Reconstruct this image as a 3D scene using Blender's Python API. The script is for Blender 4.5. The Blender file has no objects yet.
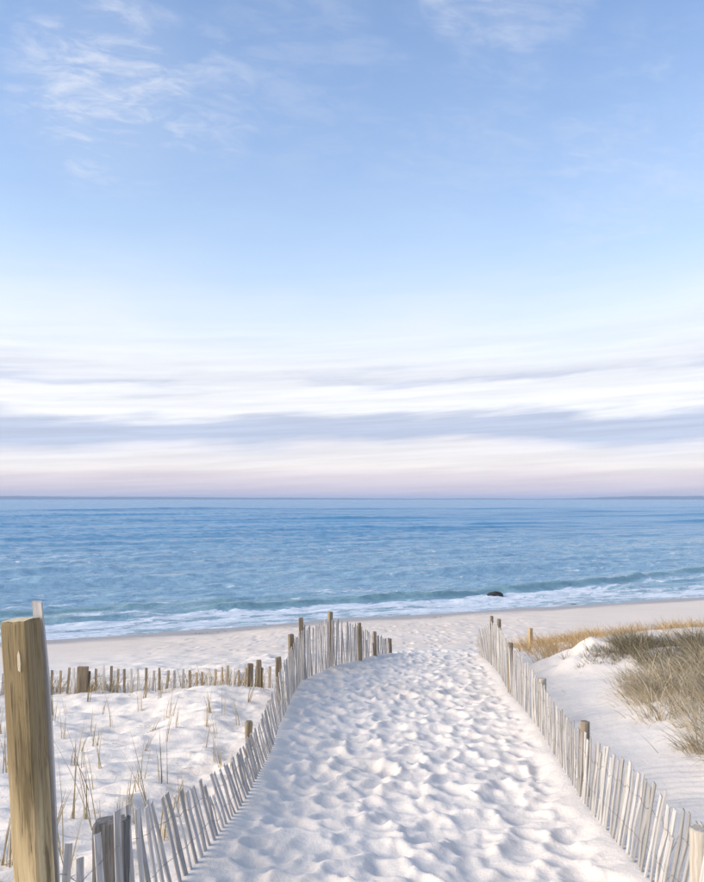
import bpy, math, random
import numpy as np
from mathutils import Vector, Matrix, Euler

R = math.radians
rnd = random.Random(7)
rng = np.random.default_rng(11)
scn = bpy.context.scene
col = scn.collection

# ------------------------------------------------------------------ camera
cam_d = bpy.data.cameras.new('camera')
cam = bpy.data.objects.new('camera', cam_d)
col.objects.link(cam)
cam_d.sensor_fit = 'VERTICAL'
cam_d.sensor_height = 24.0
cam_d.lens = 24.0 * 764.0 / 882.0
cam_d.clip_start = 0.05
cam_d.clip_end = 60000
cam.location = (0, 0, 0)                      # eye level is z = 0; the sea lies at z = -6
cam.rotation_euler = (R(90) + math.atan(58 / 764.0), 0, 0)
scn.camera = cam

# ------------------------------------------------------------------ node helper
class NT:
    def __init__(s, tree):
        s.t = tree; s.n = tree.nodes; s.l = tree.links
    def node(s, kind, **kw):
        nd = s.n.new(kind)
        for k, v in kw.items():
            if k.startswith('i_'):
                nd.inputs[k[2:]].default_value = v
            else:
                setattr(nd, k, v)
        return nd
    def put(s, sock, v):
        if isinstance(v, bpy.types.NodeSocket): s.l.new(v, sock)
        elif v is not None: sock.default_value = v
    def math(s, op, a, b=None, c=None, clamp=False):
        nd = s.node('ShaderNodeMath', operation=op); nd.use_clamp = clamp
        for i, v in enumerate((a, b, c)):
            if v is not None: s.put(nd.inputs[i], v)
        return nd.outputs[0]
    def vmath(s, op, a, b=None):
        nd = s.node('ShaderNodeVectorMath', operation=op)
        s.put(nd.inputs[0], a)
        if b is not None: s.put(nd.inputs[1], b)
        return nd.outputs['Value'] if op == 'DOT_PRODUCT' else nd.outputs[0]
    def xyz(s, x, y, z):
        nd = s.node('ShaderNodeCombineXYZ')
        for i, v in enumerate((x, y, z)): s.put(nd.inputs[i], v)
        return nd.outputs[0]
    def sep(s, v):
        nd = s.node('ShaderNodeSeparateXYZ'); s.put(nd.inputs[0], v); return nd.outputs
    def noise(s, vec, scale=1., detail=4., rough=.55, dist=0.):
        nd = s.node('ShaderNodeTexNoise'); s.put(nd.inputs['Vector'], vec)
        nd.inputs['Scale'].default_value = scale; nd.inputs['Detail'].default_value = detail
        nd.inputs['Roughness'].default_value = rough; nd.inputs['Distortion'].default_value = dist
        return nd.outputs['Fac']
    def ramp(s, fac, pts, interp='LINEAR'):
        nd = s.node('ShaderNodeValToRGB'); cr = nd.color_ramp; cr.interpolation = interp
        while len(cr.elements) < len(pts): cr.elements.new(0.5)
        for e, (p, c) in zip(cr.elements, pts):
            e.position = p
            e.color = (c, c, c, 1) if not isinstance(c, tuple) else (*c, 1)
        s.put(nd.inputs[0], fac); return nd.outputs[0]
    def mix(s, fac, a, b, blend='MIX'):
        nd = s.node('ShaderNodeMix', data_type='RGBA', blend_type=blend)
        s.put(nd.inputs[0], fac)
        for sock, v in ((nd.inputs[6], a), (nd.inputs[7], b)):
            if isinstance(v, tuple) and len(v) == 3: v = (*v, 1)
            s.put(sock, v)
        return nd.outputs[2]
    def sstep(s, v, a, b):
        nd = s.node('ShaderNodeMapRange', interpolation_type='SMOOTHSTEP')
        s.put(nd.inputs[0], v); nd.inputs[1].default_value = a; nd.inputs[2].default_value = b
        return nd.outputs[0]

def lin(r, g, b):
    f = lambda c: (c / 255) / 12.92 if c <= 10 else (((c / 255) + .055) / 1.055) ** 2.4
    return (f(r), f(g), f(b))

# ------------------------------------------------------------------ sun and sky
SUN_AZ = R(-108)      # measured from the view direction (+Y); negative = to the left
SUN_EL = R(22)
sun_dir = Vector((math.sin(SUN_AZ) * math.cos(SUN_EL), math.cos(SUN_AZ) * math.cos(SUN_EL), math.sin(SUN_EL)))
sd = bpy.data.lights.new('sun', 'SUN'); sd.energy = 2.7; sd.angle = R(46); sd.color = (1.0, .85, .66)
so = bpy.data.objects.new('sun', sd); col.objects.link(so)
so.rotation_euler = sun_dir.to_track_quat('Z', 'Y').to_euler()
so.location = (-30, -5, 20)

world = bpy.data.worlds.new('World'); scn.world = world; world.use_nodes = True
w = NT(world.node_tree); w.n.clear()
sky = w.node('ShaderNodeTexSky', sky_type='NISHITA')
sky.sun_disc = False; sky.sun_elevation = SUN_EL; sky.sun_rotation = SUN_AZ
sky.altitude = 0; sky.air_density = 1.0; sky.dust_density = 0.1; sky.ozone_density = 2.5
dirv = w.node('ShaderNodeTexCoord').outputs['Generated']
dx, dy, dz = w.sep(dirv)
skyc = w.mix(1.0, sky.outputs[0], (1.06, 1.10, 1.20), 'MULTIPLY')
K = 7.9; CE = 2 ** -.76   # cloud colours below are picture values; the background strength is 1/K
# layered stratus low over the horizon: colour follows a wavy height
wv = w.xyz(w.math('MULTIPLY', dx, 2.2), w.math('MULTIPLY', dy, 2.2), w.math('MULTIPLY', dz, 7.))
n1 = w.noise(wv, 1.0, 5., .55)
wv2 = w.xyz(w.math('MULTIPLY', dx, 3.0), w.math('MULTIPLY', dy, 3.0), w.math('MULTIPLY_ADD', dx, -4.5, w.math('MULTIPLY', dz, 46.)))
n2 = w.noise(wv2, 1.0, 6., .6)
hz = w.math('ADD', w.math('MULTIPLY_ADD', w.math('MULTIPLY', dx, w.sstep(dz, .01, .10)), -.012, dz), w.math('MULTIPLY', w.math('SUBTRACT', n1, .5), w.math('MULTIPLY', w.sstep(dz, .0, .10), .10)))
hz = w.math('ADD', hz, w.math('MULTIPLY', w.math('SUBTRACT', n2, .5), w.math('MULTIPLY', w.sstep(dz, .02, .12), .07)))
strat = w.ramp(w.math('MULTIPLY', hz, 2.0), [
    (.0, lin(211, 202, 218)), (.03, lin(219, 210, 222)), (.054, lin(228, 218, 226)), (.08, lin(248, 242, 241)),
    (.118, lin(241, 239, 245)), (.152, lin(199, 209, 233)), (.205, lin(199, 208, 231)), (.236, lin(250, 250, 254)),
    (.285, lin(250, 250, 254)), (.31, lin(214, 219, 236)), (.335, lin(236, 238, 247)), (.375, lin(248, 250, 254)), (.405, lin(238, 243, 251)),
    (.44, lin(246, 250, 254)), (.6, lin(222, 238, 253)), (1.0, lin(196, 218, 248))])
brk = w.noise(w.xyz(w.math('MULTIPLY', dx, 3.2), w.math('MULTIPLY', dy, 3.2), w.math('MULTIPLY_ADD', dx, -1.2, w.math('MULTIPLY', dz, 17.))), 1.0, 6., .62, .4)
strat = w.mix(w.math('MULTIPLY', w.sstep(brk, .44, .62), w.math('MULTIPLY', w.math('MULTIPLY', w.sstep(dz, .09, .15), w.sstep(dz, .30, .20)), .6)), strat, lin(248, 249, 253))
veil = w.ramp(w.math('ADD', dz, w.math('MULTIPLY', w.math('SUBTRACT', n1, .5), .12)),
              [(.0, 1.), (.17, .95), (.25, .72), (.33, .48), (.45, .28), (.62, .13), (1.0, .10)])
wv3 = w.xyz(w.math('MULTIPLY', dx, 4.5), w.math('MULTIPLY', dy, 4.5), w.math('MULTIPLY_ADD', dx, -6.0, w.math('MULTIPLY', dz, 120.)))
streak = w.math('MULTIPLY_ADD', w.sstep(w.noise(wv3, 1.0, 4., .6), .3, .7), .16, .90)
glow = w.math('MAXIMUM', w.vmath('DOT_PRODUCT', dirv, tuple(sun_dir)), 0.0)
glow = w.math('MULTIPLY_ADD', w.math('POWER', glow, 2.5), 1.2, 1.0)
glow = w.math('MULTIPLY', glow, w.math('ADD', 1.0, w.math('MULTIPLY', w.math('SUBTRACT', streak, .98), w.sstep(dz, .26, .12))))
stratc = w.mix(1.0, strat, w.xyz(glow, glow, w.math('MULTIPLY_ADD', glow, .9, .1)), 'MULTIPLY')
stratc = w.vmath('MULTIPLY', stratc, (K * CE, K * CE, K * CE))
c1 = w.mix(veil, skyc, stratc)
# high cirrus: wisps on a plane far overhead
px = w.math('DIVIDE', dx, w.math('ADD', w.math('MAXIMUM', dz, 0.0), .12))
py = w.math('DIVIDE', dy, w.math('ADD', w.math('MAXIMUM', dz, 0.0), .12))
cv = w.xyz(w.math('MULTIPLY_ADD', py, .35, px), w.math('MULTIPLY_ADD', px, -.45, w.math('MULTIPLY', py, 1.6)), 0.37)
wisp = w.noise(cv, 3.6, 9., .62, .9)
fine = w.noise(cv, 11., 6., .6, 1.2)
patch = w.noise(w.xyz(px, py, 4.1), .8, 3., .5)
def blob(px_, py_, r, amt):     # a drift of cirrus centred on a direction
    u = (px_ - 352) / 764; v = (441 - py_) / 764
    p = math.atan(58 / 764)
    d = Vector((u, math.cos(p) - math.sin(p) * v, math.sin(p) + math.cos(p) * v)).normalized()
    dp = w.vmath('DOT_PRODUCT', dirv, tuple(d))
    return w.math('MULTIPLY', w.sstep(dp, math.cos(r), math.cos(r * .15)), amt)
bl = blob(110, 88, .14, .62)
for a in ((190, 98, .11, .34), (515, 14, .06, .34), (488, 8, .05, .40), (455, -2, .05, .42), (560, 4, .05, .2), (660, 165, .2, .20), (470, 110, .18, .14), (300, 60, .16, .14)):
    bl = w.math('MAXIMUM', bl, blob(*a))
amt = w.math('MAXIMUM', bl, w.math('MULTIPLY', w.sstep(patch, .52, .80), .16))
cir = w.math('MULTIPLY', w.sstep(w.math('MULTIPLY_ADD', fine, .42, w.math('MULTIPLY', wisp, .75)), .50, .78), amt)
cir = w.math('ADD', cir, w.math('MULTIPLY', amt, .20))
cir = w.math('MULTIPLY', cir, w.sstep(dz, .16, .34), clamp=True)
c2 = w.mix(cir, c1, tuple(K * CE * c for c in lin(236, 240, 250)))
bg = w.node('ShaderNodeBackground'); w.put(bg.inputs[0], c2); bg.inputs[1].default_value = 1.0 / K
wo = w.node('ShaderNodeOutputWorld'); w.l.new(bg.outputs[0], wo.inputs[0])

scn.view_settings.view_transform = 'Standard'
scn.view_settings.look = 'None'
scn.view_settings.gamma = 1.0
scn.view_settings.exposure = 0.80
scn.cycles.max_bounces = 6
scn.cycles.volume_bounces = 0

# ------------------------------------------------------------------ generic helpers
def tag(o, label=None, cat=None, group=None, kind=None):
    for k, v in (('label', label), ('category', cat), ('group', group), ('kind', kind)):
        if v: o[k] = v
    return o
def empty(name, loc):
    o = bpy.data.objects.new(name, None); col.objects.link(o); o.location = loc
    o.empty_display_size = .2
    return o
def np_mesh(name, V, quads=None, tris=None, smooth=True, attrs=None):
    me = bpy.data.meshes.new(name)
    V = np.asarray(V, np.float32)
    nq = 0 if quads is None else len(quads); nt = 0 if tris is None else len(tris)
    me.vertices.add(len(V)); me.vertices.foreach_set('co', V.ravel())
    loops = []
    if nq: loops.append(np.asarray(quads, np.int32).ravel())
    if nt: loops.append(np.asarray(tris, np.int32).ravel())
    loops = np.concatenate(loops)
    me.loops.add(len(loops)); me.loops.foreach_set('vertex_index', loops)
    me.polygons.add(nq + nt)
    st = np.concatenate([np.arange(nq) * 4, nq * 4 + np.arange(nt) * 3]).astype(np.int32)
    me.polygons.foreach_set('loop_start', st)
    me.polygons.foreach_set('loop_total', np.concatenate([np.full(nq, 4), np.full(nt, 3)]).astype(np.int32))
    if smooth: me.polygons.foreach_set('use_smooth', np.ones(nq + nt, bool))
    if attrs:
        for k, a in attrs.items():
            at = me.attributes.new(k, 'FLOAT', 'POINT'); at.data.foreach_set('value', np.asarray(a, np.float32).ravel())
    me.update(calc_edges=True); me.validate()
    return me
def obj(name, me, m, parent=None, loc=None):
    o = bpy.data.objects.new(name, me); col.objects.link(o)
    if m is not None and not me.materials: me.materials.append(m)
    if loc is not None: o.location = loc
    if parent is not None: o.parent = parent
    return o
def grid_quads(ni, nj):
    i, j = np.meshgrid(np.arange(ni - 1), np.arange(nj - 1), indexing='ij')
    a = (i * nj + j).ravel()
    return np.stack([a, a + nj, a + nj + 1, a + 1], 1)
def vnoise(x, y, seed=0):
    xi = np.floor(x).astype(np.int64); yi = np.floor(y).astype(np.int64)
    fx = x - xi; fy = y - yi
    fx = fx * fx * fx * (fx * (fx * 6 - 15) + 10); fy = fy * fy * fy * (fy * (fy * 6 - 15) + 10)
    def h(a, b):
        n = (a * 374761393 + b * 668265263 + seed * 974634777) & 0x7fffffff
        n = ((n ^ (n >> 13)) * 1274126177) & 0x7fffffff
        n = n ^ (n >> 16)
        return (n & 0xffff) / 65535.0 * 2 - 1
    return ((h(xi, yi) * (1 - fx) + h(xi + 1, yi) * fx) * (1 - fy) + (h(xi, yi + 1) * (1 - fx) + h(xi + 1, yi + 1) * fx) * fy)
def fbm(x, y, seed=0, oct=4, gain=.5):
    r = 0; a = 1.
    for k in range(oct):
        r = r + a * vnoise(x * 2 ** k + 17.3 * k, y * 2 ** k - 9.1 * k, seed + k); a *= gain
    return r
def ss(x, a, b):
    t = np.clip((x - a) / (b - a), 0, 1); return t * t * (3 - 2 * t)

# ------------------------------------------------------------------ lie of the land
SEA = -6.0
S0 = np.array([-14.8, 32.7]); TD = np.array([.9262, .3771]); OD = np.array([-.3771, .9262])   # shoreline start, along, offshore
PY = [-60, -8, 0, 2.5, 4.8, 6.6, 9.4, 11.8, 14.5, 17, 20, 24, 30, 60, 300]
PZ = [-1.4, -1.5, -1.65, -2.0, -2.4, -2.62, -2.86, -3.03, -3.2, -3.42, -3.75, -4.2, -4.6, -4.8, -5.0]
LY = [2, 3.9, 4.4, 5.3, 6.1, 7.2, 8.7, 10.4, 12.5, 14.2, 15.2, 16.6, 18.2, 19.2, 19.9]
LX = [-1.6, -1.33, -1.22, -1.08, -1.01, -.95, -.92, -.96, -.96, -.92, -.74, -.42, .2, .6, 1.0]
RY = [2.9, 4.25, 5.14, 5.9, 6.98, 9.84, 12.6, 15, 16.1, 18.6]
RX = [1.72, 1.80, 1.88, 1.93, 2.01, 2.35, 2.53, 2.80, 2.89, 3.06]
def offshore(x, y): return (x - S0[0]) * OD[0] + (y - S0[1]) * OD[1]
def alongshore(x, y): return (x - S0[0]) * TD[0] + (y - S0[1]) * TD[1]
def height(x, y):
    x = np.asarray(x, float); y = np.asarray(y, float)
    prof = np.interp(y, PY, PZ)
    s = -offshore(x, y)
    beach = SEA + np.where(s > 0, .105 * s + .0006 * np.minimum(s, 30) ** 2, .105 * s)
    beach = beach + .05 * fbm(x * .13, y * .13, 5, 3)
    k = 6.0
    z = -np.log(np.exp(-k * np.clip(prof, -30, 30)) + np.exp(-k * np.clip(beach, -9, 4))) / k
    # right-hand dune
    xr = np.interp(y, RY + [22, 30], RX + [3.6, 5.0])
    e = x - xr
    und = 1 + .18 * fbm(x * .35 + 3, y * .35, 9, 3)
    D = .36 * np.clip(e - .15, 0, None)
    D = .86 * (1 - np.exp(-D / .86 - .2 * D * D)) * und
    D *= ss(y, 3.5, 7.8) * .85 + .15
    D *= 1 - ss(y, 13.2, 24 + .25 * np.clip(e, 0, 8)) * .95
    D *= 1 - ss(e, 14, 40) * .6
    D = D + .30 * np.exp(-((x - 4.05) / .75) ** 2 - ((y - 13.7) / .9) ** 2) * (1 + .5 * fbm(x * 1.6, y * 1.6, 23, 3))
    z = z + D * (s > 0) * ss(s, 2, 12)
    # dunes farther along the shore, right and left
    far = ss(s, 9, 26) * ss(np.abs(x - 1), 9, 26) * (.55 + .5 * fbm(x * .07, y * .07, 21, 3))
    z = z + far * 1.1
    # left enclosure: gentle mounds
    xl = np.interp(y, LY, LX)
    el = np.clip(xl - x, 0, None)
    z = z + ss(el, .1, .9) * ss(s, 12, 18) * (.07 * fbm(x * .55, y * .55, 31, 3) - .05)
    z = z + .22 * np.exp(-((x + 2.35) / .9) ** 2 - ((y - 12.6) / .8) ** 2)
    z = z + .02 * np.exp(-((x + 4.3) / 1.6) ** 2 - ((y - 13.4) / .7) ** 2)
    return np.maximum(z, -9.0)
def hz1(x, y): return float(height(np.array([x]), np.array([y]))[0])

# ------------------------------------------------------------------ materials
def new_mat(name):
    m = bpy.data.materials.new(name); m.use_nodes = True
    t = NT(m.node_tree); t.n.clear()
    b = t.node('ShaderNodeBsdfPrincipled'); o = t.node('ShaderNodeOutputMaterial')
    t.l.new(b.outputs[0], o.inputs[0]); b.inputs['Specular IOR Level'].default_value = .25
    return m, t, b, o
def bump(t, b, h, strength, dist):
    nd = t.node('ShaderNodeBump'); nd.inputs['Strength'].default_value = strength; nd.inputs['Distance'].default_value = dist
    t.put(nd.inputs['Height'], h); t.l.new(nd.outputs[0], b.inputs['Normal'])

def mat_sand():
    m, t, b, o = new_mat('dry_sand')
    pos = t.node('ShaderNodeNewGeometry').outputs['Position']
    px, py, pz = t.sep(pos)
    damp = t.node('ShaderNodeAttribute', attribute_name='damp').outputs['Fac']
    n = t.noise(pos, 1.1, 5., .6)
    g = t.noise(pos, 260., 3., .7)
    g2 = t.noise(pos, 34., 4., .6)
    c = t.mix(n, (.76, .68, .595), (.84, .765, .68))
    c = t.mix(t.math('MULTIPLY', t.sstep(t.noise(pos, .45, 4., .6), .46, .70), .35), c, (.70, .60, .49))
    c = t.mix(t.math('MULTIPLY', t.sstep(g, .58, .72), .5), c, (.36, .29, .23))
    c = t.mix(t.math('MULTIPLY', t.sstep(t.noise(pos, 75., 2., .5), .70, .78), .55), c, (.30, .24, .18))
    c = t.mix(t.math('MULTIPLY', t.sstep(g2, .55, .8), .22), c, (.60, .53, .47))
    tan = t.mix(n, (.74, .625, .515), (.80, .69, .58))
    c = t.mix(t.sstep(damp, .0, 1.), c, tan)
    wn = t.math('MULTIPLY_ADD', t.noise(t.xyz(t.math('MULTIPLY', px, .35), t.math('MULTIPLY', py, .35), 0.), 1., 4., .5), .36, -.18)
    wet = t.sstep(t.math('ADD', pz, wn), -5.55, -5.86)
    c = t.mix(wet, c, (.33, .285, .26))
    t.put(b.inputs['Base Color'], c)
    t.put(b.inputs['Roughness'], t.math('MULTIPLY_ADD', wet, -.62, .95))
    lump = t.math('ADD', t.math('MULTIPLY', g, .18), t.math('ADD', g2, t.math('MULTIPLY', t.noise(pos, 9., 4., .6), 2.2)))
    bump(t, b, lump, .55, .010)
    return m

def mat_wood(name, c1, c2, c3, stretch=1., stain=None, rough=.85, vary=.35):
    m, t, b, o = new_mat(name)
    oc = t.node('ShaderNodeTexCoord').outputs['Object']
    ri = t.node('ShaderNodeObjectInfo').outputs['Random']
    x, y, z = t.sep(oc)
    off = t.math('MULTIPLY', ri, 37.)
    v = t.xyz(t.math('ADD', t.math('MULTIPLY', x, 60.), off), t.math('MULTIPLY', y, 60.), t.math('ADD', t.math('MULTIPLY', z, 2.4 * stretch), off))
    gr = t.noise(v, 1., 6., .65, .25)
    bl = t.noise(t.xyz(t.math('ADD', t.math('MULTIPLY', x, 8.), off), t.math('MULTIPLY', y, 8.), t.math('ADD', t.math('MULTIPLY', z, 2.6), off)), 1., 4., .6)
    c = t.mix(t.sstep(gr, .34, .68), c1, c2)
    c = t.mix(t.math('MULTIPLY', t.sstep(bl, .5, .76), .75), c, c3)
    if stain:
        c = stain(t, c, x, y, z, bl, gr)
    val = t.math('MULTIPLY_ADD', ri, vary, 1 - vary / 2)
    c = t.mix(1.0, c, t.xyz(val, val, val), 'MULTIPLY')
    t.put(b.inputs['Base Color'], c); b.inputs['Roughness'].default_value = rough
    bump(t, b, gr, .6, .004)
    return m
M = {}
M['sand'] = mat_sand()
M['slat'] = mat_wood('weathered_slat', (.35, .325, .305), (.55, .52, .49), (.27, .235, .20), vary=.5)
M['slat_warm'] = mat_wood('sunlit_slat', (.37, .345, .32), (.54, .51, .475), (.29, .255, .22), vary=.5)  # lit copy of the slat wood: warm sunlight put into the colour
M['stake'] = mat_wood('brown_stake', (.18, .135, .085), (.33, .26, .18), (.42, .36, .29))
M['post'] = mat_wood('fence_post_wood', (.17, .13, .085), (.34, .27, .19), (.24, .205, .165))
M['post_grey'] = mat_wood('grey_post_wood', (.085, .08, .078), (.20, .19, .185), (.13, .115, .10))
M['post_pale'] = mat_wood('pale_post_wood', (.36, .31, .25), (.53, .475, .40), (.26, .21, .155))
M['stake_orange'] = mat_wood('orange_stake_wood', (.46, .31, .16), (.62, .45, .27), (.36, .24, .13))
def big_stain(t, c, x, y, z, bl, gr):
    # weathering: the top third is darker and greener, drips run down the face
    n = t.noise(t.xyz(t.math('MULTIPLY', x, 26.), t.math('MULTIPLY', y, 26.), t.math('MULTIPLY', z, 2.2)), 1., 5., .6)
    up = t.sstep(t.math('ADD', z, t.math('MULTIPLY', t.math('SUBTRACT', n, .5), 1.3)), 1.05, 1.6)
    c = t.mix(t.math('MULTIPLY', up, .80), c, (.19, .14, .07))
    drip = t.math('MULTIPLY', t.sstep(n, .50, .64), .6)
    c = t.mix(drip, c, (.085, .065, .032))
    cr = t.noise(t.xyz(t.math('MULTIPLY', x, 95.), t.math('MULTIPLY', y, 95.), t.math('MULTIPLY', z, .9)), 1., 2., .5)
    c = t.mix(t.math('MULTIPLY', t.sstep(t.math('ABSOLUTE', t.math('SUBTRACT', cr, .5)), .018, .004), .75), c, (.05, .035, .018))
    blot = t.noise(t.xyz(t.math('MULTIPLY', x, 14.), t.math('MULTIPLY', y, 14.), t.math('MULTIPLY', z, 7.)), 1., 5., .65)
    c = t.mix(t.math('MULTIPLY', t.sstep(blot, .56, .72), .6), c, (.12, .085, .04))
    return c
M['big'] = mat_wood('treated_timber', (.50, .365, .19), (.64, .495, .285), (.43, .305, .155), stretch=.6, stain=big_stain, vary=.0)
M['chip'] = mat_wood('bare_wood', (.58, .47, .30), (.70, .6, .42), (.5, .4, .25), vary=0)
def mat_wire():
    m, t, b, o = new_mat('rusty_wire')
    n = t.noise(t.node('ShaderNodeTexCoord').outputs['Object'], 30., 3.)
    t.put(b.inputs['Base Color'], t.mix(n, (.20, .16, .13), (.34, .31, .29)))
    b.inputs['Metallic'].default_value = .3; b.inputs['Roughness'].default_value = .65
    return m
M['wire'] = mat_wire()
def mat_grass(name, a, b_, c_):
    m, t, b, o = new_mat(name)
    sh = t.node('ShaderNodeAttribute', attribute_name='shade').outputs['Fac']
    c = t.ramp(sh, [(0., a), (.5, b_), (1., c_)])
    t.put(b.inputs['Base Color'], c); b.inputs['Roughness'].default_value = .7
    tr = t.node('ShaderNodeBsdfTranslucent'); t.put(tr.inputs[0], c)
    mx = t.node('ShaderNodeMixShader'); mx.inputs[0].default_value = .22
    t.l.new(b.outputs[0], mx.inputs[1]); t.l.new(tr.outputs[0], mx.inputs[2]); t.l.new(mx.outputs[0], o.inputs[0])
    return m
M['g_dark'] = mat_grass('dark_dune_grass', (.085, .068, .04), (.24, .195, .115), (.47, .40, .265))
M['g_pale'] = mat_grass('pale_dune_grass', (.24, .185, .11), (.50, .415, .275), (.70, .61, .46))
M['g_gold'] = mat_grass('golden_dry_grass', (.36, .23, .10), (.58, .40, .20), (.72, .56, .34))
M['g_sprig'] = mat_grass('sprig_grass', (.20, .145, .07), (.38, .29, .155), (.54, .44, .27))

def mat_water():
    m, t, b, o = new_mat('sea_water')
    pos = t.node('ShaderNodeNewGeometry').outputs['Position']
    foam = t.node('ShaderNodeAttribute', attribute_name='foam').outputs['Fac']
    shal = t.node('ShaderNodeAttribute', attribute_name='shallow').outputs['Fac']
    al = t.vmath('DOT_PRODUCT', pos, (TD[0], TD[1], 0)); of = t.vmath('DOT_PRODUCT', pos, (OD[0], OD[1], 0))
    v = t.xyz(t.math('MULTIPLY', al, .42), of, 0.)
    n1 = t.noise(v, 1.5, 6., .62, .2)
    n2 = t.noise(v, .24, 6., .6)
    n3 = t.noise(t.xyz(t.math('MULTIPLY', al, .3), of, 3.), .03, 6., .55)
    near = t.node('ShaderNodeAttribute', attribute_name='near').outputs['Fac']
    deep = t.mix(n3, (.075, .255, .435), (.14, .345, .525))
    n5 = t.noise(t.xyz(t.math('MULTIPLY', al, .12), of, 9.), .012, 7., .62)
    deep = t.mix(t.math('MULTIPLY', t.sstep(n5, .42, .62), .55), deep, (.085, .25, .42))
    deep = t.mix(t.math('MULTIPLY', near, .9), deep, (.29, .44, .53))  # pale sky reflection on the near water, put into its base colour
    c = t.mix(shal, deep, (.19, .325, .35))
    fn = t.noise(t.xyz(t.math('MULTIPLY', al, .38), of, 1.), 2.2, 7., .66, .8)
    fn2 = t.noise(t.xyz(t.math('MULTIPLY', al, .3), of, 7.), .55, 4., .55, .4)
    fm = t.math('ADD', foam, t.math('ADD', t.math('MULTIPLY_ADD', fn, 2.3, -1.15), t.math('MULTIPLY_ADD', fn2, 1.1, -.55)))
    fm = t.math('MULTIPLY', t.sstep(fm, .40, .74), t.sstep(foam, .02, .25))
    c = t.mix(t.math('MULTIPLY', fm, .9), c, (.76, .79, .82))
    t.put(b.inputs['Base Color'], c)
    t.put(b.inputs['Roughness'], t.math('ADD', t.math('MULTIPLY', fm, .5), t.math('MULTIPLY_ADD', near, -.12, .24)))
    b.inputs['IOR'].default_value = 1.33; t.put(b.inputs['Specular IOR Level'], t.math('MULTIPLY_ADD', near, .55, .2))
    h = t.math('ADD', t.math('MULTIPLY', n1, .50), t.math('MULTIPLY', n2, 1.0))
    h = t.math('ADD', h, t.math('MULTIPLY', n3, 7.)); h = t.math('ADD', h, t.math('MULTIPLY', n5, 22.))
    h = t.math('ADD', h, t.math('MULTIPLY', fm, .05))
    bump(t, b, h, .8, .55)
    return m
M['water'] = mat_water()

# ------------------------------------------------------------------ sand sheet with footprints
def axis(segs):
    out = []
    for a, b, st in segs:
        out.append(np.arange(a, b - st * .3, st))
    return np.concatenate(out)
def geo(a, st, grow, end):
    r = [a]; s = st
    while abs(r[-1]) < abs(end):
        r.append(r[-1] + s * (1 if end > a else -1)); s *= grow
    return np.array(r)
xs = np.concatenate([geo(-6.5, .05, 1.09, -420)[::-1][:-1], axis([(-6.5, -1.9, .034), (-1.9, 3.3, .0185), (3.3, 7.2, .034)]), geo(7.2, .05, 1.09, 420)])
yf = [3.6]
while yf[-1] < 22: yf.append(yf[-1] + .0031 * yf[-1])
ys = np.concatenate([geo(3.6, .05, 1.12, -60)[::-1][:-1], np.array(yf), geo(yf[-1], .075, 1.012, 70)[1:], geo(71, 1.2, 1.09, 330)])
X, Y = np.meshgrid(xs, ys, indexing='ij')
Z = height(X, Y)
s_in = -offshore(X, Y)
xl = np.interp(Y, LY + [23, 30], LX + [.2, -4]); xr = np.interp(Y, RY + [23, 30], RX + [4.6, 10])
inpath = ss(X - xl, .02, .24) * ss(xr - X, .03, .30)
# footprints pressed into the path one after another
T = np.zeros_like(Z)
T += .022 * fbm(X * 2.1, Y * 2.1, 41, 3) * 1.0
def stamp(cx, cy, a, b, ang, dep, rim):
    r = max(a, b) * 1.7
    i0, i1 = np.searchsorted(xs, (cx - r, cx + r)); j0, j1 = np.searchsorted(ys, (cy - r, cy + r))
    if i1 - i0 < 3 or j1 - j0 < 3: return
    x = X[i0:i1, j0:j1] - cx; y = Y[i0:i1, j0:j1] - cy
    ca, sa = math.cos(ang), math.sin(ang)
    u = x * ca + y * sa; v = -x * sa + y * ca
    v = v * (1 + .22 * u / a)
    wob = .14 * vnoise(x * 9 + cx * 31, y * 9 + cy * 17, 3)
    q = np.sqrt((u / a) ** 2 + (v / b) ** 2) + wob
    W = T[i0:i1, j0:j1]
    lvl = W[q < 1.0].mean() if (q < 1.0).any() else 0.
    bowl = lvl - dep * (1 - np.clip(q, 0, 1) ** 2.2) + .10 * u * dep / a
    k = 1 - ss(q, .72, 1.12)
    W[:] = W * (1 - k) + (bowl * .85 + W * .15) * k + rim * np.exp(-((q - 1.13) / .2) ** 2) * (1 + .5 * np.sign(-u))
for k in range(1750):
    y = 3.7 + 16.8 * rnd.random() ** 1.15
    a_, b_ = float(np.interp(y, LY, LX)), float(np.interp(y, RY, RX))
    x = a_ + (b_ - a_) * min(max(rnd.gauss(.49, .25) if rnd.random() < .55 else rnd.random(), .03), .97)
    big = rnd.random()
    stamp(x, y, rnd.uniform(.13, .20) * (1 + .4 * (big > .85)), rnd.uniform(.09, .135) * (1 + .4 * (big > .85)), R(90) + rnd.gauss(0, .55), rnd.uniform(.024, .054), rnd.uniform(.003, .011))
for k in range(420):                          # trails fanning out over the beach and a few wandering prints
    y = rnd.uniform(19.5, 33); x = rnd.uniform(-3, 8) + (y - 20) * rnd.uniform(-1.0, .9)
    stamp(x, y, rnd.uniform(.14, .22), rnd.uniform(.10, .15), R(90) + rnd.gauss(0, .6), rnd.uniform(.04, .07), .012)
beach_m = ss(Y, 18.5, 20.5) * ss(s_in, 2.5, 5)
mask = np.clip(np.maximum(inpath * (1 - ss(Y, 20, 23)), beach_m * .9), 0, 1)
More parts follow.
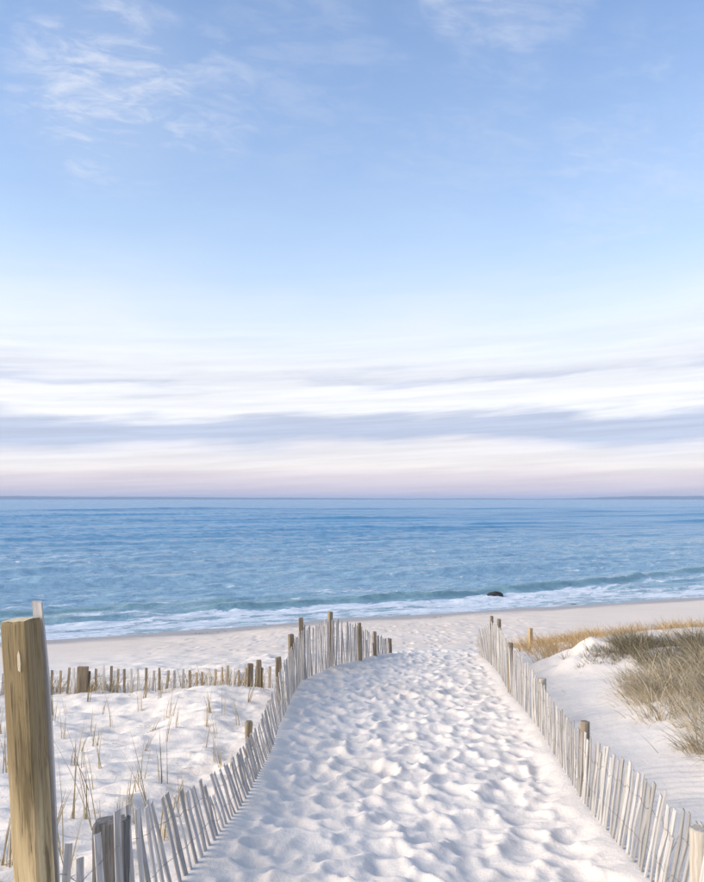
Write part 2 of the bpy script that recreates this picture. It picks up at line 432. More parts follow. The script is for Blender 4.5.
# wind-worked sand in the fenced area and on the right slope
wl = ss(xl - X, .05, .5) * ss(s_in, 12, 18)
lumps = .050 * fbm(X * 1.9 + .6 * Y, Y * 3.4, 51, 4, .55) + .020 * np.abs(fbm(X * 3., Y * 6.5, 57, 3)) 
wr = ss(X - xr, .05, .6) * ss(s_in, 10, 16)
lump_r = .030 * fbm(X * 1.1, Y * 1.5, 61, 4, .5) + .006 * np.sin(46 * (Y + .35 * X + .16 * fbm(X * .9, Y * .9, 63, 2))) * ss(fbm(X * .6, Y * .6, 64, 2), -.1, .5)
Zs = T * mask + lumps * wl + lump_r * wr + .015 * fbm(X * .9, Y * .9, 71, 3)
for _ in range(3):
    Q = Zs.copy()
    Q[1:-1, 1:-1] = .5 * Zs[1:-1, 1:-1] + .125 * (Zs[2:, 1:-1] + Zs[:-2, 1:-1] + Zs[1:-1, 2:] + Zs[1:-1, :-2])
    Zs = Q
crumb = .003 * fbm(X * 11, Y * 9, 73, 3, .6) + .003 * np.maximum(fbm(X * 19, Y * 15, 75, 2), .1)
Zs = Zs + crumb * (.35 + .65 * mask) * (1 - ss(Y, 16, 22))
# sand banked up against the foot of the fences
bank = .05 * np.exp(-((X - xl) / .22) ** 2) * ss(Y, 4, 6) * (1 - ss(Y, 19, 20.5)) + .05 * np.exp(-((X - xr) / .2) ** 2) * (1 - ss(Y, 17, 19.5))
Z = Z + Zs * ss(s_in, .3, 3) + bank
damp = np.clip(ss(Y, 17.0, 25) * .75 + ss(s_in, 12, 2) * .5 + .25 * fbm(X * .12, Y * .3, 81, 3) * ss(Y, 17, 22), 0, 1)
me = np_mesh('sand', np.stack([X, Y, Z], -1).reshape(-1, 3), grid_quads(len(xs), len(ys)), attrs={'damp': damp})
tag(obj('beach_sand', me, M['sand']), 'white trampled beach sand with footprints sloping down to the sea', kind='structure')
from functools import lru_cache
def surf(x, y):                               # true sand height, footprints included
    i = int(np.clip(np.searchsorted(xs, x), 1, len(xs) - 1)); j = int(np.clip(np.searchsorted(ys, y), 1, len(ys) - 1))
    return float(min(Z[i, j], Z[i - 1, j], Z[i, j - 1], Z[i - 1, j - 1]))

# ------------------------------------------------------------------ sea
al = np.concatenate([geo(-30, .6, 1.12, -9000)[::-1][:-1], np.arange(-30, 75, .24), geo(75, .5, 1.12, 9000)])
of = np.concatenate([np.arange(-3.2, 22, .085), geo(22, .09, 1.010, 420)[:-1], geo(420, 4.4, 1.08, 13500)])
A, O = np.meshgrid(al, of, indexing='ij')
def ridge(A, O, pts, amp, wf, wb):
    c = np.interp(A, [p[0] for p in pts], [p[1] for p in pts]) + .35 * fbm(A * .12, A * 0 + .5, int(amp * 1000), 3)
    q = O - c
    ends = ss(A, pts[0][0], pts[0][0] + 6) * (1 - ss(A, pts[-1][0] - 8, pts[-1][0]))
    var = .75 + .3 * vnoise(A * .22, A * 0, 7 + int(amp * 100))
    return amp * ends * var * np.where(q < 0, np.exp(-(q / wf) ** 2), np.exp(-(q / wb) ** 2)), q, ends
wav = np.zeros_like(A); foam = np.zeros_like(A); shal = .5 - .5 * ss(O, 2, 12)
breakers = [([(5, 5.4), (12, 5.6), (18, 6.0), (25, 5.9), (39, 8.6), (53, 12.6), (75, 18)], .36, .36, 1.8),
            ([(-14, 8.6), (2, 7.9), (9, 7.6), (14, 8.2), (20, 9)], .27, .4, 1.6),
            ([(-20, 5.2), (-5, 4.8), (3, 4.6), (9, 4.9)], .18, .4, 1.4)]
for pts, amp, wf, wb in breakers:
    hgt, q, ends = ridge(A, O, pts, amp, wf, wb)
    wav += hgt
    shal = np.maximum(shal, ends * np.exp(-((q + .1) / .55) ** 2))
    foam += ends * .5 * np.exp(-((q + 1.9) / 1.3) ** 2) - ends * .75 * np.exp(-((q + .15) / .6) ** 2)
for k in range(900):
    o = 17 + 420 * rnd.random() ** 1.9; a0 = rnd.uniform(-60 - o, 130 + o); L = rnd.uniform(3, 15) * (1 + o / 70)
    sl = rnd.gauss(0, .05)
    amp = rnd.uniform(.08, .21) * (.8 + o / 180)
    wdt = rnd.uniform(.45, 1.0) * (1 + o / 90)
    i0, i1 = np.searchsorted(al, (a0 - 2.2 * L, a0 + 2.2 * L)); j0, j1 = np.searchsorted(of, (o - 5 * wdt - .2 * L, o + 5 * wdt + .2 * L))
    if i1 - i0 < 2 or j1 - j0 < 2: continue
    a_ = al[i0:i1]; env = np.exp(-((a_ - a0) / L) ** 2)
    c = o + sl * (a_ - a0) + .5 * vnoise(a_ * .1, a_ * 0 + k, 3)
    q = of[None, j0:j1] - c[:, None]
    wav[i0:i1, j0:j1] += amp * env[:, None] * np.where(q < 0, np.exp(-(q / (wdt * .5)) ** 2), np.exp(-(q / (wdt * 1.6)) ** 2))
chop = .16 * (1 - np.abs(fbm(A * .22, O * .62, 91, 3))) ** 2 - .07 + .05 * fbm(A * 1.0, O * 2.0, 95, 3)
fade = 1 - ss(O, 300, 520)
wav = wav * ss(O, .8, 4) * fade + chop * ss(O, .3, 5) * fade
wav += .055 * fbm(A * .16, A * 0 + .2, 99, 3) * (1 - ss(O, 2, 8)) + .02 * fbm(A * .6, O * .6, 98, 2) * (1 - ss(O, 1, 5))
edge = O + 1.2 * fbm(A * .10, A * 0, 103, 3)
foam += .56 * (1 - ss(edge, 2.6, 6.2)) + .25 * np.exp(-((edge - 1.2) / .8) ** 2) + .22 * np.exp(-((edge - 3.6) / .7) ** 2) - .22 * np.exp(-((edge - 2.4) / .45) ** 2)
foam += .34 * ss(fbm(A * .05, O * .42, 107, 3), .25, .75) * (1 - ss(O, 30, 110)) * ss(O, 6, 9)  # sparse whitecap lines offshore, doubling as pale glints painted into the water colour
Zw = SEA + wav + .03
Pw = np.stack([S0[0] + A * TD[0] + O * OD[0], S0[1] + A * TD[1] + O * OD[1], Zw], -1).reshape(-1, 3)
me = np_mesh('sea', Pw, grid_quads(len(al), len(of))[:, ::-1], attrs={'foam': np.clip(foam, 0, 1), 'shallow': shal, 'near': 1 - ss(O, 8, 110)})
tag(obj('sea_water', me, M['water']), 'blue sea with low breaking wave and white foam at the shore', kind='structure')

# far shore: a low wooded coast beyond the bay
def mat_far():
    m, t, b, o = new_mat('far_woodland')
    pos = t.node('ShaderNodeNewGeometry').outputs['Position']
    t.put(b.inputs['Base Color'], t.mix(t.noise(pos, .01, 4.), (.03, .045, .045), (.06, .075, .065)))
    return m
M['far'] = mat_far()
xx = np.linspace(-7000, 8000, 420); dd = np.linspace(0, 1, 9)
XX, DD = np.meshgrid(xx, dd, indexing='ij')
prof = 17 + 20 * ss(-XX, 200, 4200) + 26 * ss(XX, 2700, 3900) + 5 * fbm(XX * .0012, XX * 0, 3, 4) + 2.0 * fbm(XX * .012, DD * 3, 13, 3)
prof = np.maximum(prof, 2) * np.sin(DD * math.pi) ** .6
YY = 9300 + 400 * fbm(XX * .0004, XX * 0, 5, 2) + DD * 900 
me = np_mesh('far', np.stack([XX, YY, SEA - 3 + prof + 2.5], -1).reshape(-1, 3), grid_quads(*XX.shape))
tag(obj('far_shore', me, M['far']), 'low dark wooded coast on the horizon across the bay', kind='structure')

# the air over the bay
hb = bpy.data.meshes.new('haze')
hx, hy0, hy1, hz0, hz1_ = 13000, -120, 14500, -12, 48
hb.from_pydata([(x, y, z) for x in (-hx, hx) for y in (hy0, hy1) for z in (hz0, hz1_)], [],
               [(0, 1, 3, 2), (4, 6, 7, 5), (0, 4, 5, 1), (2, 3, 7, 6), (0, 2, 6, 4), (1, 5, 7, 3)])
hm = bpy.data.materials.new('haze'); hm.use_nodes = True; ht = NT(hm.node_tree); ht.n.clear()
pv = ht.node('ShaderNodeVolumePrincipled'); pv.inputs['Color'].default_value = (.55, .72, 1.0, 1); pv.inputs['Density'].default_value = 1.1e-4
ho = ht.node('ShaderNodeOutputMaterial'); ht.l.new(pv.outputs[0], ho.inputs['Volume'])
tag(obj('haze', hb, hm), 'thin pale sea air over the bay', kind='stuff')

# ------------------------------------------------------------------ fences
def slat_mesh(seed, wdt=.042, thk=.009):
    r = random.Random(seed); V = []; n = 4
    for k in range(n + 1):
        z = k / n
        sx = r.gauss(0, .0035); sy = r.gauss(0, .004); ww = wdt / 2 * r.uniform(.9, 1.06); tw = r.gauss(0, .06)
        for (a, b) in ((-1, -1), (1, -1), (1, 1), (-1, 1)):
            x, y = a * ww, b * thk / 2
            dz = (r.uniform(-.012, .004) if k == n else 0)
            V.append((sx + x - y * tw, sy + y + x * tw, z + dz))
    Fs = []
    for k in range(n):
        for c in range(4):
            a = k * 4 + c; b = k * 4 + (c + 1) % 4
            Fs.append((a, b, b + 4, a + 4))
    Fs.append((3, 2, 1, 0)); e = n * 4; Fs.append((e, e + 1, e + 2, e + 3))
    me = bpy.data.meshes.new('slat'); me.from_pydata(V, [], Fs); me.update()
    return me
def post_mesh(wx, wy, h, rnd_shape, seed, segs=9, top_tilt=.0, rough=1.):
    r = random.Random(seed); V = []; Fs = []
    if rnd_shape:
        prof_ = [(math.cos(a) * wx / 2, math.sin(a) * wy / 2) for a in [2 * math.pi * k / 18 for k in range(18)]]
    else:
        c = .10; prof_ = []
        for (sx, sy) in ((-1, -1), (1, -1), (1, 1), (-1, 1)):
            for (ax, ay) in (((-1 + c * 2), -1), ((1 - c * 2), -1)) if (sx, sy) == (-1, -1) else ():
                pass
        q = 1 - 2 * c
        prof_ = [(-q, -1), (-.4, -1), (0., -1), (.4, -1), (q, -1), (1, -q), (1, 0), (1, q), (q, 1), (0, 1), (-q, 1), (-1, q), (-1, 0), (-1, -q)]
        prof_ = [(a * wx / 2, b * wy / 2) for a, b in prof_]
    n = len(prof_)
    jit = [r.uniform(.96, 1.03) for _ in range(n)]
    zs = [h * k / segs for k in range(segs)] + [h - .012, h]
    for k, z in enumerate(zs):
        f = .93 if k == len(zs) - 1 else 1.0
        bx, by = r.gauss(0, .0018 * rough), r.gauss(0, .0018 * rough)
        for c_, (x, y) in enumerate(prof_):
            g = f * jit[c_] * r.uniform(1 - .015 * rough, 1 + .015 * rough)
            zz = z + (top_tilt * x if k >= len(zs) - 2 else 0) + (r.uniform(-.004, .003) if k == len(zs) - 1 else 0)
            V.append((x * g + bx, y * g + by, zz))
    for k in range(len(zs) - 1):
        for c_ in range(n):
            a = k * n + c_; b = k * n + (c_ + 1) % n
            Fs.append((a, b, b + n, a + n))
    Fs.append(tuple(range((len(zs) - 1) * n, len(zs) * n)))
    me = bpy.data.meshes.new('post'); me.from_pydata(V, [], Fs); me.update()
    for p in me.polygons: p.use_smooth = rnd_shape and len(p.vertices) == 4
    return me
def tube(pts, r, sides=5):
    pts = [Vector(p) for p in pts]; V = []; Fs = []
    for k, p in enumerate(pts):
        t = (pts[min(k + 1, len(pts) - 1)] - pts[max(k - 1, 0)]).normalized()
        a = t.cross(Vector((0, 0, 1))).normalized(); b = t.cross(a)
        for c in range(sides):
            q = 2 * math.pi * c / sides
            V.append(p + a * math.cos(q) * r + b * math.sin(q) * r)
    for k in range(len(pts) - 1):
        for c in range(sides):
            i = k * sides + c; j = k * sides + (c + 1) % sides
            Fs.append((i, j, j + sides, i + sides))
    me = bpy.data.meshes.new('wire'); me.from_pydata(V, [], Fs); me.update()
    for p in me.polygons: p.use_smooth = True
    return me
SLATS = [slat_mesh(s) for s in range(8)]
SLATS_W = [slat_mesh(s + 50) for s in range(8)]
STAKES = [slat_mesh(s + 90, .045, .011) for s in range(6)]
for m_ in SLATS: m_.materials.append(M['slat'])
for m_ in SLATS_W: m_.materials.append(M['slat_warm'])
for m_ in STAKES: m_.materials.append(M['stake'])

def fence(root, line, pitch, hfun, outfun, tanfun, meshes, jit=1., wires=(.3, .72), hj=.05, skip=0., side=0.):
    """line: [(x, y)]; hfun/outfun/tanfun take the arc position along line's y (or x) parameter u in 0..1"""
    P = np.array(line, float); seg = np.hypot(*np.diff(P, axis=0).T); L = np.concatenate([[0], np.cumsum(seg)])
    s = 0.; tops = []
    base0 = Vector(root.location)
    while s < L[-1]:
        x = np.interp(s, L, P[:, 0]); y = np.interp(s, L, P[:, 1])
        k = min(np.searchsorted(L, s, side='right') - 1, len(seg) - 1)
        t = (P[k + 1] - P[k]) / seg[k]
        ang = math.atan2(t[1], t[0])
        h = hfun(x, y) * (1 + rnd.gauss(0, hj * .8)) * (rnd.uniform(.5, .8) if rnd.random() < .035 else 1); bury = .16
        z = surf(x, y)
        o = bpy.data.objects.new('slat', rnd.choice(meshes)); col.objects.link(o); o.parent = root
        # local x runs along the fence, local y across it; lean about the foot
        lo = outfun(x, y) + rnd.gauss(0, .022) * jit; lt = tanfun(x, y) + rnd.gauss(0, .028) * jit
        up = Vector((t[0] * lt - t[1] * lo, t[1] * lt + t[0] * lo, 1)).normalized()
        xa = Vector((t[0], t[1], 0)); xa = (xa - up * xa.dot(up)).normalized(); ya = up.cross(xa)
        twist = rnd.gauss(0, .14) * jit
        xa2 = xa * math.cos(twist) + ya * math.sin(twist); ya2 = up.cross(xa2)
        foot = Vector((x, y, z)) - up * bury
        mt = Matrix(((xa2.x, ya2.x, up.x), (xa2.y, ya2.y, up.y), (xa2.z, ya2.z, up.z))).to_4x4()
        o.matrix_local = Matrix.Translation(foot - base0) @ mt @ Matrix.Diagonal((1, 1, h + bury, 1))
        tops.append((foot, up, h, bury, ya))
        s += (pitch(y) if callable(pitch) else pitch) * (1 + rnd.gauss(0, .08 * jit)) * (2 if rnd.random() < skip else 1)
    for fr in wires:
        for sd_ in (-1, 1):
            pts = []
            for i, (f, up, h, b_, ya) in enumerate(tops):
                w_ = (1 if i % 2 else -1) * sd_ * .0062
                pts.append(f + up * (b_ + h * fr) + ya * w_ - base0)
            obj('wire', tube(pts, .0012, 4), M['wire'], root)
def fpost(root, x, y, h, wx, wy, m, seed, rz=0., tilt=(0, 0), round_=False, top_tilt=0.):
    b = Vector(root.location); z = surf(x, y) - .18
    o = obj('post', post_mesh(wx, wy, h + .18, round_, seed, top_tilt=top_tilt), m, root, Vector((x, y, z)) - b)
    o.rotation_euler = (tilt[0], tilt[1], rz)
    return o

# left fence along the path (it curls away at the near end and swings right at the far end)
lf = empty('sand_fence', (-1.3, 4.2, surf(-1.3, 4.2)))
tag(lf, 'weathered grey slat fence swinging round the footpath edge beside the sparse grass enclosure', 'fence')
line = [(-1.62, 4.10), (-1.45, 4.16)] + [(x, y) for x, y in zip(LX, LY) if y > 4.3]
HY = [4.1, 4.4, 5.3, 6.1, 7.2, 8.6, 10, 11.5, 13, 14.2, 15.5, 17, 18, 19, 19.9]
HH = [.52, .70, .52, .42, .38, .38, .46, .60, .78, .90, .96, .96, .80, .52, .32]
fence(lf, line, lambda y: float(np.interp(y, [4, 8, 12], [.112, .10, .078])), lambda x, y: float(np.interp(y, HY, HH)), lambda x, y: float(np.interp(y, [4.1, 5, 6, 9, 11, 13], [.05, .16, .27, .26, .12, .02])),
      lambda x, y: float(np.interp(y, [4.1, 5, 8, 11], [.0, -.14, -.14, 0.])), SLATS)
for (x, y, h, wx, m, rz, ti, tt) in [(-1.335, 4.44, .60, .195, 'post_grey', .06, (0, -.02), .10),
        (-1.16, 8.75, .40, .07, 'post', .3, (0, .02), 0), (-1.20, 9.2, .34, .06, 'post', .1, (0, -.06), .2),
        (-1.10, 11.8, .72, .085, 'post', .2, (0, -.02), .2), (-1.01, 13.2, .92, .085, 'post', .5, (0, -.03), .1), (-.93, 14.45, 1.14, .085, 'post', .1, (0, -.015), .1),
        (-.47, 16.75, 1.17, .095, 'post', .7, (0, 0), .0), (.19, 18.05, .86, .08, 'post', .3, (0, -.02), 0), (.57, 19.0, .58, .08, 'post', .3, (0, -.03), 0), (.98, 19.75, .36, .07, 'post', .3, (0, -.03), 0)]:
    fpost(lf, x, y, h, wx, min(wx * .9, .10), M[m], int(abs(x * 100) + y * 10), rz, ti, False, tt)

# right fence along the path
rf = empty('sand_fence', (1.8, 4.25, surf(1.8, 4.25)))
tag(rf, 'pale slat fence running straight along the footpath below the shaded dune slope', 'fence')
fence(rf, list(zip(RX, RY)), .088, lambda x, y: float(np.interp(y, [3, 4.3, 5, 6, 7, 8, 10, 11, 12.6, 14, 16, 17.5, 18.6], [.58, .56, .56, .57, .56, .54, .60, .70, .74, .86, .88, .6, .3])),
      lambda x, y: float(np.interp(y, [4, 5.5, 6.5, 7.2, 10, 16, 18.6], [-.16, -.15, -.09, -.02, -.02, .02, .35])),
      lambda x, y: float(np.interp(y, [4, 5.5, 6.5, 7.2], [-.16, -.14, -.06, 0])), SLATS_W, .55)
for (x, y, h, wx, m, rz, ti, rd) in [(1.86, 4.25, .53, .115, 'post_pale', 0, (0, .02), True), (2.06, 7.0, .64, .085, 'post', .2, (0, .03), True),
        (2.40, 9.86, .62, .095, 'post_pale', .1, (0, .01), True), (2.56, 12.6, .79, .095, 'post', .1, (0, 0), True), (2.82, 15.0, 1.0, .075, 'post', .1, (0, .02), True),
        (2.91, 16.1, 1.0, .07, 'post', .1, (0, -.01), True), (3.05, 17.9, .42, .07, 'post_pale', .1, (0, -.12), True)]:
    fpost(rf, x, y, h, wx, wx * .95, M[m], int(abs(x * 100) + y * 10), rz, ti, rd)

# half-buried fence across the left enclosure
cf = empty('sand_fence', (-4.5, 14.4, surf(-4.5, 14.4)))
tag(cf, 'low half-buried row of brown stakes across the sand at the beach edge', 'fence')
cline = [(-9.5, 14.9), (-7.5, 14.7), (-5.6, 14.5), (-4.6, 14.45), (-3.5, 14.4), (-2.9, 14.35), (-2.2, 14.0), (-1.35, 13.4)]
fence(cf, cline, .143, lambda x, y: float(np.interp(x, [-9, -5.6, -4.6, -3.5, -2.9, -2.2, -1.4], [.44, .46, .45, .38, .30, .34, .44])), lambda x, y: .03, lambda x, y: 0.,
      STAKES + STAKES + SLATS[:5], 1.3, wires=(.6,), hj=.1)
for (x, y, h, wx, rz) in [(-4.98, 14.42, .50, .20, .05), (-1.78, 13.62, .46, .10, .3), (-1.62, 13.55, .52, .09, .1), (-7.6, 14.65, .5, .12, .2)]:
    fpost(cf, x, y, h, wx, .07, M['post'], int(abs(x * 100)), rz)

# the big timber post in the left foreground, with a slat nailed behind it
bx, by = -.948, 2.62
bp = empty('timber_post', (bx, by, surf(bx, by)))
tag(bp, 'thick yellow-brown square timber post, dark at its top, leaning over the fenced sand', 'post')
H = -.40 - surf(bx, by)
tmesh = post_mesh(.101, .098, H + .3, False, 5, segs=22, rough=.35)
tmesh.materials.append(M['big']); tmesh.materials.append(M['chip']); tmesh.polygons[len(tmesh.polygons) - 1].material_index = 1
tp = obj('timber', tmesh, M['big'], bp, (0, 0, -.3)); lean = math.atan2(.155, H)
tp.rotation_euler = (.0, -lean, -.12)
rot = Euler((0, -lean, -.12)).to_matrix()
sl = obj('slat', slat_mesh(301, .036, .010), M['slat'], bp)
sl.matrix_local = Matrix.Translation(rot @ Vector((.008, .062, .62))) @ rot.to_4x4() @ Matrix.Diagonal((1, 1, H - .62 + .052, 1))
cm = bpy.data.meshes.new('chip')
cv_ = []
for (x, z, d) in [(-.006, 0, .002), (.004, -.006, .004), (.007, .02, .005), (.006, .05, .004), (.001, .066, .002), (-.006, .05, .003), (-.007, .02, .004)]:
    cv_ += [(x, 0.004, z), (x * .7, -d * .45, z)]
n_ = 7
cm.from_pydata(cv_, [], [tuple(2 * k + 1 for k in range(n_))] + [(2 * k, 2 * ((k + 1) % n_), 2 * ((k + 1) % n_) + 1, 2 * k + 1) for k in range(n_)]); cm.update()
ch = obj('wood_chip', cm, M['chip'], bp)
ch.matrix_local = Matrix.Translation(rot @ Vector((-.010, -.0525, H - .16))) @ rot.to_4x4()

# lone stake beyond the right fence
ls = empty('wooden_stake', (4.36, 19.0, surf(4.36, 19.0)))
tag(ls, 'short lone orange-brown stake standing beyond the path fence by golden grass', 'stake')
o = obj('stake', post_mesh(.085, .08, .68, False, 77), M['stake_orange'], ls, (0, 0, -.2)); o.rotation_euler = (0, .02, .3)
o = obj('nail', tube([(0, -.05, .38), (0, -.03, .38)], .006, 6), M['wire'], ls)

# dark rock awash in the shallows
def rock(name, loc, sx, sy, sz, seed, m):
    import bmesh
    bm = bmesh.new(); bmesh.ops.create_icosphere(bm, subdivisions=4, radius=1)
    for v in bm.verts:
        c = v.co
        n = float(fbm(np.array([c.x * 1.3 + c.z + seed]), np.array([c.y * 1.3 - c.z]), seed, 4)[0])
        v.co = c * (1 + .26 * n)
        v.co.z = v.co.z * (1 + .25 * c.x)
    bm.normal_update()
    me = bpy.data.meshes.new(name); bm.to_mesh(me); bm.free()
    for p in me.polygons: p.use_smooth = True
    o = obj(name, me, m, None, loc); o.scale = (sx, sy, sz); return o
def mat_rock():
    m, t, b, o = new_mat('weedy_rock')
    n = t.noise(t.node('ShaderNodeTexCoord').outputs['Object'], 3., 6., .65)
    t.put(b.inputs['Base Color'], t.mix(n, (.012, .016, .016), (.05, .05, .042))); b.inputs['Roughness'].default_value = .4
    bump(t, b, n, .8, .1); return m
M['rock'] = mat_rock()
o = rock('rock', (8.75, 47.4, SEA + .10), .44, .34, .20, 4, M['rock']); o.rotation_euler = (0, .12, .2)
tag(o, 'dark wet boulder awash in front of the breaking wave', 'rock')
for k, (x, y, s) in enumerate([(14.0, 45.6, .22), (12.6, 44.0, .16)]):
    o = rock('seaweed_clump', (x, y, surf(x, y) + .03), s * 1.5, s, s * .35, 9 + k, M['rock'])
    tag(o, ['larger dark clump of seaweed washed up on the wet sand', 'smaller dark clump of seaweed lying higher on the sand'][k], 'seaweed')

# ------------------------------------------------------------------ grasses
def blades(base, length, width, dirs, lean, droop, shade, segs=4):
    """ribbons: base (n,3), length, width, dirs = azimuth, lean = tangent of the initial lean, droop = extra bend"""
    n = len(base); V = np.zeros((n, (segs + 1) * 2, 3)); hx_, hy_ = np.cos(dirs), np.sin(dirs)
    wa = rng.uniform(0, 2 * math.pi, n); wx, wy = np.cos(wa), np.sin(wa)
    p = base.copy(); ang = np.arctan(lean)
    for k in range(segs + 1):
        t = k / segs
        hw = width * .5 * (1 - t ** 1.6 * .92)
        V[:, 2 * k, :] = p - np.stack([wx * hw, wy * hw, 0 * hw], 1)
        V[:, 2 * k + 1, :] = p + np.stack([wx * hw, wy * hw, 0 * hw], 1)
        st = length / segs
        a = ang + droop * t
        p = p + np.stack([np.sin(a) * hx_ * st, np.sin(a) * hy_ * st, np.cos(a) * st], 1)
    m = (segs + 1) * 2
    q0 = np.array([[2 * k, 2 * k + 1, 2 * k + 3, 2 * k + 2] for k in range(segs)])
    Q = (np.arange(n) * m)[:, None, None] + q0[None]
    return V.reshape(-1, 3), Q.reshape(-1, 4), np.repeat(shade, m)
def field(name, xy, label, m, lmin, lmax, wid, lean, droop, az=None, spread=3.14, sh=(0, 1), clump=None):
    n = len(xy); z = height(xy[:, 0], xy[:, 1])
    base = np.stack([xy[:, 0], xy[:, 1], z - .01], 1)
    L = rng.uniform(lmin, lmax, n)
    d = rng.uniform(-spread, spread, n) + (az if az is not None else 0)
    V, Q, S = blades(base, L, rng.uniform(.6, 1.3, n) * wid, d, np.abs(rng.normal(lean, lean * .5, n)), np.abs(rng.normal(droop, droop * .45, n)), rng.uniform(sh[0], sh[1], n))
    me = np_mesh(name, V, Q, attrs={'shade': S})
    return tag(obj(name, me, m), label, kind='stuff')
def scatter(n, fn, x0, x1, y0, y1):
    out = []
    while sum(map(len, out)) < n:
        x = rng.uniform(x0, x1, 4 * n); y = rng.uniform(y0, y1, 4 * n)
        p = fn(x, y); k = rng.uniform(0, 1, 4 * n) < p
        out.append(np.stack([x[k], y[k]], 1))
    return np.concatenate(out)[:n]
def cl(x, y, f, seed, lo, hi): return ss(fbm(x * f, y * f, seed, 3), lo, hi)
def fence_e(x, y): return x - np.interp(y, RY + [22, 30], RX + [3.6, 5.0])
def tussocks(name, n, per, fn, box, label, m, lmin, lmax, wid, rad, wind=(-.25, .1), sh=(0, 1), droop=.8):
    c = scatter(n, fn, *box)
    k = rng.integers(per[0], per[1], n); idx = np.repeat(np.arange(n), k); N = len(idx)
    a = rng.uniform(0, 2 * math.pi, N); r = np.abs(rng.normal(0, rad, N))
    xy = c[idx] + np.stack([np.cos(a) * r, np.sin(a) * r], 1)
    size = rng.uniform(.65, 1.2, n)[idx]; tone = rng.uniform(-.22, .22, n)[idx]
    ln = np.abs(rng.normal(.35, .28, N)) + r / rad * .16
    dx_ = np.cos(a) * ln + wind[0]; dy_ = np.sin(a) * ln + wind[1]
    base = np.stack([xy[:, 0], xy[:, 1], height(xy[:, 0], xy[:, 1]) - .015], 1)
    V, Q, S = blades(base, rng.uniform(lmin, lmax, N) * size, rng.uniform(.6, 1.35, N) * wid, np.arctan2(dy_, dx_), np.hypot(dx_, dy_),
                     np.abs(rng.normal(droop, .5, N)), np.clip(rng.uniform(sh[0], sh[1], N) + tone, 0, 1), 5)
    me = np_mesh(name, V, Q, attrs={'shade': S})
    return tag(obj(name, me, m), label, kind='stuff')
pale_m = lambda x, y: ss(fence_e(x, y) - .10 * np.abs(y - 9.2), .95, 1.3) * ss(y, 6.4, 7.0) * (1 - ss(y, 10.6, 11.8)) * (.2 + .8 * cl(x, y, 1.1, 201, -.55, .2))
tussocks('pale_grass', 950, (22, 50), pale_m, (3, 9, 6.3, 13), 'pale straw-coloured tangled dune grass above the bare slope', M['g_pale'], .20, .50, .009, .12, droop=1.3)
dark_m = lambda x, y: ss(fence_e(x, y), 1.75, 2.4) * ss(y, 10.6, 11.4) * (1 - ss(y, 13.6, 15.2)) * (.06 + .94 * cl(x, y, .9, 205, -.35, .2))
tussocks('dark_grass', 600, (18, 42), dark_m, (3.4, 11, 9, 15.2), 'dark olive-brown wiry grass on the dune top', M['g_dark'], .20, .50, .009, .08, droop=1.0)
tussocks('dark_grass', 46, (10, 26), lambda x, y: np.exp(-((x - 4.25) / .45) ** 2 - ((y - 13.0) / .45) ** 2), (2.8, 6, 11, 15), 'small dark grass patch at the end of the dune crest', M['g_dark'], .10, .26, .007, .05)
gold_m = lambda x, y: ss(fence_e(x, y), .7, 1.3) * ss(y, 13.9, 14.8) * (1 - ss(y, 17, 25)) * (.06 + .94 * cl(x, y, .4, 209, -.2, .5))
tussocks('golden_grass', 1500, (10, 24), gold_m, (3.2, 18, 13.8, 27), 'golden sunlit dry grass behind the dune crest', M['g_gold'], .14, .38, .009, .09)
goldl = lambda x, y: np.exp(-((y - np.interp(x, [-10, -4, -2, -1], [14.9, 14.6, 14.1, 13.4])) / .45) ** 2) * (.15 + .85 * cl(x, y, .8, 211, -.2, .4))
field('golden_grass', scatter(1500, goldl, -11, -1.3, 12.8, 16), 'thin straw-coloured grass caught along the half-buried stakes', M['g_sprig'], .14, .50, .0095, .25, .7, az=0.3, spread=2.5)

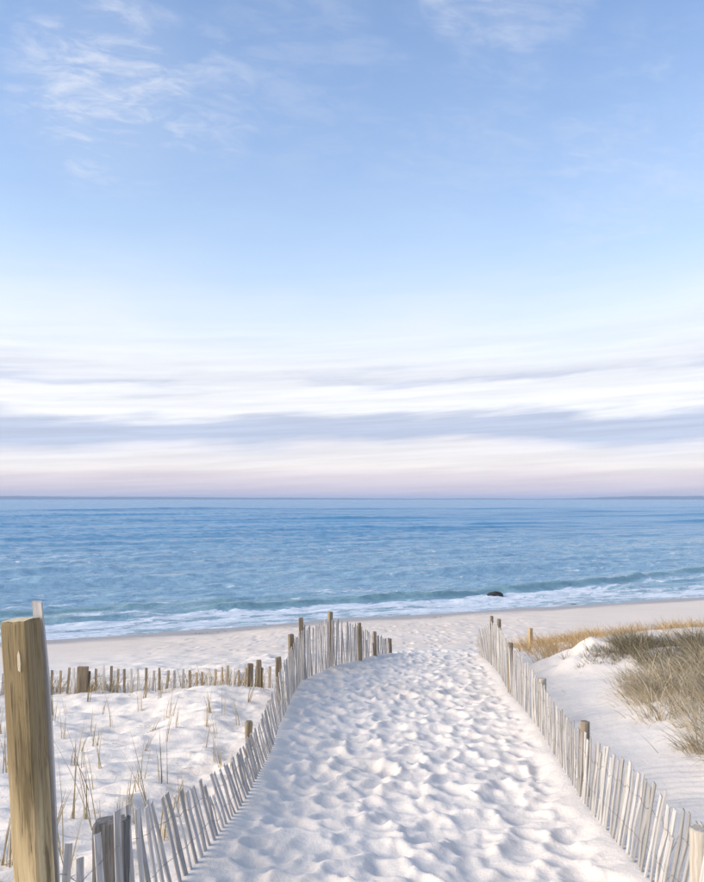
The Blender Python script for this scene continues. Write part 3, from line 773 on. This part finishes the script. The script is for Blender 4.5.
# single sprigs in the left enclosure
def sprig(x, y, h, n, az, lean, label, spread=.5):
    z = surf(x, y)
    o = empty('grass_sprig', (x, y, z))
    base = np.stack([rng.normal(0, .018, n), rng.normal(0, .018, n), np.full(n, -.03)], 1)
    V, Q, S = blades(base, 1.2 * h * rng.uniform(.55, 1.05, n), rng.uniform(.006, .014, n), az + rng.normal(0, spread, n), np.abs(rng.normal(lean, .1, n)), np.abs(rng.normal(.25, .2, n)), rng.uniform(.1, 1, n), 5)
    obj('blades', np_mesh('blades', V, Q, attrs={'shade': S}), M['g_sprig'], o)
    tag(o, label, 'grass', 'grass sprigs in the fenced sand')
SP = [(-2.11, 5.75, .62, 4, 3.0, .05), (-1.92, 5.35, .42, 3, 0.2, .05), (-2.05, 6.3, .85, 3, 3.1, .35), (-1.80, 6.45, .40, 4, 3.2, .08), (-1.78, 6.95, .60, 4, 3.1, .22),
      (-1.41, 5.95, .36, 9, 1.2, .05), (-1.55, 8.9, .62, 3, 1.5, .03), (-1.45, 8.6, .34, 7, 2.9, .14), (-1.75, 9.4, .5, 4, 0.2, .12), (-2.5, 7.6, .5, 3, 3.0, .1),
      (-2.75, 8.6, .45, 4, 2.8, .1), (-3.3, 9.5, .42, 4, 0.3, .15), (-3.9, 10.6, .38, 6, 3.0, .1), (-4.4, 11.6, .40, 6, 0.0, .1), (-2.35, 10.4, .36, 4, 1.0, .1),
      (-2.0, 11.0, .34, 6, 2.8, .12), (-2.7, 11.6, .40, 5, .2, .1), (-3.3, 12.2, .38, 7, 2.7, .1), (-1.55, 10.6, .45, 4, 3.0, .1), (-1.6, 12.1, .38, 6, .5, .15),
      (-4.9, 12.8, .5, 8, 2.5, .06), (-4.5, 13.3, .5, 8, 1.0, .06), (-5.3, 13.0, .45, 7, .5, .1), (-3.6, 13.5, .4, 9, .2, .15), (-2.1, 7.9, .42, 3, .4, .18),
      (-2.62, 6.3, .34, 8, 3.0, .1), (-2.35, 5.15, .34, 7, 1.6, .08), (-3.9, 8.9, .5, 10, 2.4, .12), (-4.9, 10.9, .5, 12, 2.4, .15), (-5.4, 11.9, .42, 8, 1.0, .15)]
for k in range(34):
    y = rnd.uniform(5.2, 13.2); x = float(np.interp(y, LY, LX)) - .25 - rnd.random() * (.32 * y - .6)
    SP.append((x, y, rnd.uniform(.25, .55), rnd.choice((2, 3, 3, 4, 6, 7)), rnd.uniform(0, 6.28), rnd.choice((.04, .08, .15, .28))))
for k, a in enumerate(SP):
    n = a[3]
    x, y = a[0], a[1]
    look = ('long leaning wiry dry stalks' if a[5] > .2 else 'a few thin upright dry stalks' if n <= 4 else 'small straw-coloured grass tuft' if n <= 8 else 'fuller bushy straw grass tuft')
    where = ('close to the low half-buried stakes' if y > 12.3 else 'close behind the slat fence along the path' if np.interp(y, LY, LX) - x < .62 else
             'beside the thick timber post' if y < 6.6 and x < -1.85 else 'in the open middle of the fenced sand' if x > -3.2 else 'on the sand well away from the path fence')
    lab = look + ' ' + where
    sprig(*a[:2], a[2], a[3], a[4], a[5], lab)

# dry straw lying about on the sand, and the wrack line on the beach
def litter(name, xy, label, m, lmin, lmax, wid):
    n = len(xy); z = np.array([surf(x, y) for x, y in xy])
    base = np.stack([xy[:, 0], xy[:, 1], z + .010], 1)
    V, Q, S = blades(base, rng.uniform(lmin, lmax, n), rng.uniform(.6, 1.3, n) * wid, rng.uniform(0, 6.28, n), rng.uniform(7, 30, n), rng.uniform(0, .12, n), rng.uniform(0, 1, n), 3)
    return tag(obj(name, np_mesh(name, V, Q, attrs={'shade': S}), m), label, kind='stuff')
fl = lambda x, y: ss(np.interp(y, LY, LX) - x, .05, .3) * (.1 + .9 * cl(x, y, 1.0, 301, 0, .5))
litter('straw_litter', scatter(750, fl, -6.5, -.8, 4.5, 14.2), 'bits of dry straw strewn over the fenced sand', M['g_sprig'], .04, .22, .006)
fr = lambda x, y: ss(fence_e(x, y), .1, .5) * (.08 + .92 * cl(x, y, .9, 305, 0, .5))
litter('straw_litter', scatter(420, fr, 1.8, 6, 4.5, 15), 'bits of dry straw strewn over the shaded dune slope', M['g_pale'], .04, .20, .006)
fw = lambda x, y: np.exp(-((-offshore(x, y) - 2.6 - .6 * fbm(alongshore(x, y) * .15, x * 0, 311, 3)) / .25) ** 2) * cl(x, y, .5, 313, -.2, .4)
litter('wrack_line', scatter(900, fw, -22, 32, 22, 54), 'thin line of dark seaweed scraps along the high water mark', M['g_dark'], .05, .22, .03)
